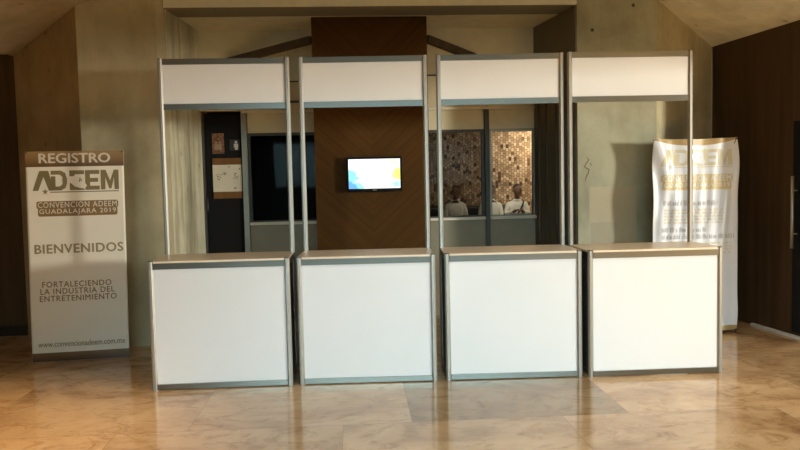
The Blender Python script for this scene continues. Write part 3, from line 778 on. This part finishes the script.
print_on(plate(0.078, 0.738, 1.430, 1.503, -0.0020, wr), 'lettering_plate', 'print_gold_pale', RB)
print_on(plate(0.088, 0.728, 1.360, 1.436, -0.0024, wr), 'lettering_plate', 'print_gold_pale', RB)
for body, x0, x1, z0, z1 in (('CONVENCIÓN ADEEM', 0.090, 0.725, 1.440, 1.508), ('GUADALAJARA 2019', 0.100, 0.715, 1.372, 1.425)):
    print_on(text_mesh(body, x0, x1, z0, z1, 0.02, -0.0042, wr, 1.16), 'event_lettering', 'vinyl', RB)
def words(z0, z1, x0, x1, mat, name, seed, stroke):
    rn = random.Random(seed); mb = MB(); x = x0
    while x < x1:
        w = rn.uniform(0.018, 0.07)
        xe = min(x + w, x1); a = x
        while a < xe - 0.004:
            zz = z1 - (rn.random() < 0.55) * 0.3 * (z1 - z0)
            m = rect(a, a + stroke, z0, zz, -0.003, wr, 1, 2); mb.add(m.v, m.f)
            a += stroke * 2.1
        x = xe + 0.014
    mb.build(name, M[mat], RB, fix=False)
words(1.215, 1.262, 0.10, 0.62, 'print_grey', 'faint_heading', 1, 0.0055)
for k in range(5): words(1.165 - 0.030 * k, 1.183 - 0.030 * k, 0.105, 0.66, 'print_gold_pale', 'faint_paragraph', 10 + k, 0.0045)
words(0.965, 1.010, 0.08, 0.50, 'print_grey', 'faint_heading', 2, 0.0055)
words(0.900, 0.945, 0.08, 0.76, 'print_grey', 'faint_heading', 3, 0.0055)
for k in range(4): words(0.850 - 0.030 * k, 0.868 - 0.030 * k, 0.10, 0.74, 'print_gold_pale', 'faint_paragraph', 20 + k, 0.0045)
x_stand(RB, WR, HR)

# ------------------------------------------------------------ lounge furniture and people
def rbox(name, mat, root, x0, x1, y0, y1, z0, z1, bv): return MB().box(x0, x1, y0, y1, z0, z1).build(name, M[mat], root, bv, True, 4)
def sofa(name, label, cat, loc, rz, w, n, back=0.98, armh=0.66):
    r = thing(name, label, cat, loc, rz)
    rbox('base', 'leather', r, -w / 2, w / 2, -0.38, 0.42, 0.10, 0.30, 0.03)
    for k in range(n):
        a = -w / 2 + 0.13 + (w - 0.26) * k / n; b = -w / 2 + 0.13 + (w - 0.26) * (k + 1) / n
        rbox('seat_cushion', 'leather', r, a + 0.005, b - 0.005, -0.40, 0.22, 0.30, 0.45, 0.045)
        rbox('back_cushion', 'leather', r, a + 0.005, b - 0.005, 0.20, 0.38, 0.42, back, 0.06)
    for s in (-1, 1): rbox('armrest', 'leather', r, min(s * w / 2, s * (w / 2 - 0.13)), max(s * w / 2, s * (w / 2 - 0.13)), -0.38, 0.42, 0.28, armh, 0.05)
    for sx in (-1, 1):
        for sy in (-0.32, 0.36): MB().tube([(sx * (w / 2 - 0.08), sy, 0.10), (sx * (w / 2 - 0.08), sy, 0.0)], [0.022, 0.016], 10).build('leg', M['rod'], r)
    return r
sofa('sofa', 'long black leather sofa seating three people behind the glazing', 'sofa', (1.45, 14.05, 0), 0.0, 2.3, 3)
sofa('armchair', 'empty black armchair right of the sofa behind the glazing', 'armchair', (3.05, 15.02, 0), 0.0, 0.86, 1, 1.08, 0.70)

def skin_obj(name, chains, mat, parent, sub=2):
    """chains: list of lists of (point, radius); first chain may be joined by shared points"""
    verts = []; rad = []; edges = []; roots = []; key = {}
    for ch in chains:
        prev = None
        for i, (pt, rr) in enumerate(ch):
            kk = tuple(round(c, 4) for c in pt)
            if kk not in key:
                key[kk] = len(verts); verts.append(pt); rad.append(rr)
                if i == 0: roots.append(key[kk])
            idx = key[kk]
            if prev is not None and prev != idx: edges.append((prev, idx))
            prev = idx
    me = bpy.data.meshes.new(name); me.from_pydata(verts, edges, [])
    o = bpy.data.objects.new(name, me); COL.objects.link(o); o.parent = parent
    me.skin_vertices.new() if hasattr(me.skin_vertices, 'new') and not me.skin_vertices else None
    md = o.modifiers.new('skin', 'SKIN'); md.use_smooth_shade = True
    if not me.skin_vertices:
        bm = bmesh.new(); bm.from_mesh(me); bm.verts.layers.skin.verify(); bm.to_mesh(me); bm.free()
    for i, sv in enumerate(me.skin_vertices[0].data):
        rr = rad[i]; sv.radius = rr if isinstance(rr, tuple) else (rr, rr); sv.use_root = i in roots
    md.branch_smoothing = 0.4
    s = o.modifiers.new('sub', 'SUBSURF'); s.levels = sub; s.render_levels = sub
    # freeze to a plain mesh
    bpy.context.view_layer.update()
    fm = bpy.data.meshes.new_from_object(o.evaluated_get(bpy.context.evaluated_depsgraph_get()))
    o.modifiers.clear(); o.data = fm; fm.materials.clear(); fm.materials.append(mat)
    for q in fm.polygons: q.use_smooth = True
    return o
def person(label, loc, rz, hands, lean=0.0, turn=0.0, strap=None, tilt=0.0):
    """seated figure; +y is behind, faces -y; seat plane at 0.46"""
    r = thing('person', label, 'person', loc, rz)
    L = lambda y, z: y - lean * (z - 0.5)          # lean forward
    pel = (0, 0.02, 0.56); wai = (0, L(0.03, 0.74), 0.74); che = (0, L(0.02, 0.95), 0.95); nk = (0, L(0.02, 1.095), 1.095); nk2 = (0, L(-0.004, 1.195), 1.195)
    body = [[(pel, (0.15, 0.12)), (wai, (0.135, 0.10)), (che, (0.155, 0.105)), (nk, (0.050, 0.050)), (nk2, (0.050, 0.052))]]
    cloth = [[(pel, (0.165, 0.13)), (wai, (0.155, 0.118)), (che, (0.170, 0.12)), ((0, L(0.02, 1.07), 1.07), (0.090, 0.080)), ((0, L(0.01, 1.125), 1.125), (0.066, 0.066))]]
    legs = []; fing = []
    for s, hp in ((-1, hands[0]), (1, hands[1])):
        sh = (s * 0.158, L(0.03, 1.005), 1.005); hv = Vector(hp)
        mid = (Vector(sh) + hv) / 2; el = (s * 0.205, mid.y + 0.10, mid.z - 0.13)
        wr_ = tuple(Vector(el).lerp(hv, 0.86))
        body.append([(che, (0.155, 0.105)), (sh, 0.058), (el, 0.042), (wr_, 0.026), (tuple(hv), (0.038, 0.020))])
        cloth.append([(che, (0.170, 0.12)), (sh, 0.074), (el, 0.050), (tuple(Vector(el).lerp(hv, 0.72)), 0.043)])
        hip = (s * 0.09, 0.0, 0.54); kn = (s * 0.14, -0.46, 0.52); an = (s * 0.13, -0.46, 0.09); toe = (s * 0.14, -0.62, 0.035)
        body.append([(pel, (0.15, 0.12)), (hip, 0.085), (kn, 0.055), (an, 0.037), (toe, 0.032)])
        legs.append([(pel, (0.165, 0.125)), (hip, 0.097), (kn, 0.070), ((s * 0.13, -0.46, 0.14), 0.060)])
        d = (hv - Vector(el)).normalized(); side = Vector((s, 0, 0)); side = (side - d * side.dot(d)).normalized(); nrm = d.cross(side)
        if nrm.z > 0: nrm = -nrm
        for k, ln in ((-1.5, 0.060), (-0.5, 0.075), (0.5, 0.078), (1.5, 0.070)):
            a = hv + d * 0.012 + side * k * 0.017
            b = hv + d * (0.045) + side * k * 0.019 + nrm * 0.004; c_ = b + d * ln * 0.45 + nrm * 0.014; e = c_ + d * ln * 0.2 + nrm * ln * 0.35
            body.append([(tuple(a), 0.010), (tuple(b), 0.0095), (tuple(c_), 0.0085), (tuple(e), 0.0075)])
        a = hv - d * 0.012 - side * 0.018; b = hv + d * 0.02 - side * 0.045 + nrm * 0.01; c_ = b + d * 0.032 - side * 0.004 + nrm * 0.008
        body.append([(tuple(a), 0.011), (tuple(b), 0.0105), (tuple(c_), 0.009)])
    bo = skin_obj('body', body, M['skin'], r)
    # head joined into the body mesh
    hc = Vector((0, L(-0.015, 1.26), 1.262)); R = Matrix.Rotation(turn, 3, 'Z') @ Matrix.Rotation(tilt, 3, 'X')
    hm = MB(); hm.ball((0, 0, 0.01), 0.080, 0.098, 0.115, 24, 18)
    nv = []
    for (x, y, z) in hm.v:                                  # narrow the jaw, flatten the face, set the eye sockets
        k = max(0.0, -z / 0.11); x *= 1 - 0.30 * k; 
        if y < -0.06: y = -0.06 + (y + 0.06) * 0.75
        if y < 0: y -= 0.012 * k
        nv.append((x, y, z))
    hm.v = nv
    hm.add([(-0.008, -0.082, 0.02), (0.008, -0.082, 0.02), (0.018, -0.082, -0.026), (-0.018, -0.082, -0.026), (0, -0.112, -0.022)], [(0, 1, 4), (1, 2, 4), (2, 3, 4), (3, 0, 4), (0, 3, 2, 1)])
    for s in (-1, 1): hm.ball((s * 0.081, 0.008, -0.002), 0.010, 0.020, 0.032, 10, 8)
    hm.ball((0, -0.086, -0.050), 0.026, 0.010, 0.006, 12, 6); hm.ball((0, -0.084, -0.062), 0.022, 0.011, 0.007, 12, 6)
    hm.v = [tuple(R @ Vector(q) + hc) for q in hm.v]
    bm = bmesh.new(); bm.from_mesh(bo.data)
    tmp = bpy.data.meshes.new('t'); tmp.from_pydata(hm.v, [], hm.f); bm.from_mesh(tmp); bm.to_mesh(bo.data); bm.free(); bpy.data.meshes.remove(tmp)
    for q in bo.data.polygons: q.use_smooth = True
    skin_obj('shirt', cloth, M['shirt'], r); skin_obj('trousers', legs, M['trousers'], r)
    hr = MB(); hr.ball((0, 0.010, 0.018), 0.084, 0.100, 0.114, 24, 18)
    b2 = MB(); keep = [i for i, (x, y, z) in enumerate(hr.v) if z > 0.075 - 0.0 or (y > 0.012 and z > -0.055) or (z > 0.045 and y > -0.055)]
    ks = set(keep); b2.v = hr.v; b2.f = [f for f in hr.f if all(i in ks for i in f)]
    used = sorted({i for f in b2.f for i in f}); mp = {o_: n_ for n_, o_ in enumerate(used)}
    b2.v = [tuple(R @ Vector(b2.v[i]) + hc) for i in used]; b2.f = [tuple(mp[i] for i in f) for f in b2.f]
    b2.build('hair', M['hair'], r, smooth=True)
    ey = MB(); br = MB()
    for s in (-1, 1):
        ey.ball((s * 0.030, -0.0815, 0.012), 0.012, 0.006, 0.006, 10, 6)
        br.box(s * 0.029 - 0.016, s * 0.029 + 0.016, -0.089, -0.078, 0.028, 0.034)
    for m_, nm, mt in ((ey, 'eyes', 'eye'), (br, 'eyebrows', 'hair')):
        m_.v = [tuple(R @ Vector(q) + hc) for q in m_.v]; m_.build(nm, M[mt], r)
    for s in (-1, 1):
        MB().box(s * 0.13 - 0.048, s * 0.13 + 0.048, -0.70, -0.42, 0.0, 0.085).build('shoe', M['leather'], r, 0.03, True, 3)
    if strap:
        pts = [(s_ * 1.0, y_, z_) for s_, y_, z_ in strap]
        MB().tube(pts, 0.015, 8).build('shoulder_strap', M['trousers'], r, smooth=True)
    return r
strapR = [(0.115, 0.045, 1.075), (0.125, -0.055, 1.065), (0.09, -0.135, 0.98), (0.02, -0.155, 0.86), (-0.06, -0.15, 0.76)]
strapL = [(-0.10, 0.05, 1.075), (-0.09, -0.07, 1.05), (-0.08, -0.14, 0.96), (-0.12, -0.145, 0.84), (-0.16, -0.13, 0.74)]
person('person in white shirt looking down, seated on the left of the sofa', (1.05, 13.86, 0), 0.12, ((-0.07, -0.24, 0.70), (0.10, -0.25, 0.70)), 0.10, -0.35, None, 0.25)
person('person in white shirt partly behind the window mullion, seated mid sofa', (1.72, 13.86, 0), -0.05, ((-0.08, -0.26, 0.70), (0.12, -0.24, 0.70)), 0.12, -0.2, strapL, 0.15)
person('person in white shirt with dark strap, hands raised together, seated right', (2.21, 13.86, 0), -0.02, ((-0.035, -0.27, 0.90), (0.045, -0.27, 0.90)), 0.08, 0.15, strapR, 0.18)
bg = thing('bag', 'black bag held on the lap of the rightmost person', 'bag', (2.19, 13.55, 0.60), 0.0)
MB().box(-0.17, 0.17, -0.08, 0.08, 0.0, 0.24).build('body', M['leather'], bg, 0.04, True, 3)
MB().tube([(-0.08, 0, 0.22), (-0.07, 0, 0.29), (0, 0, 0.32), (0.07, 0, 0.29), (0.08, 0, 0.22)], 0.009, 8).build('handle', M['leather'], bg, smooth=True)
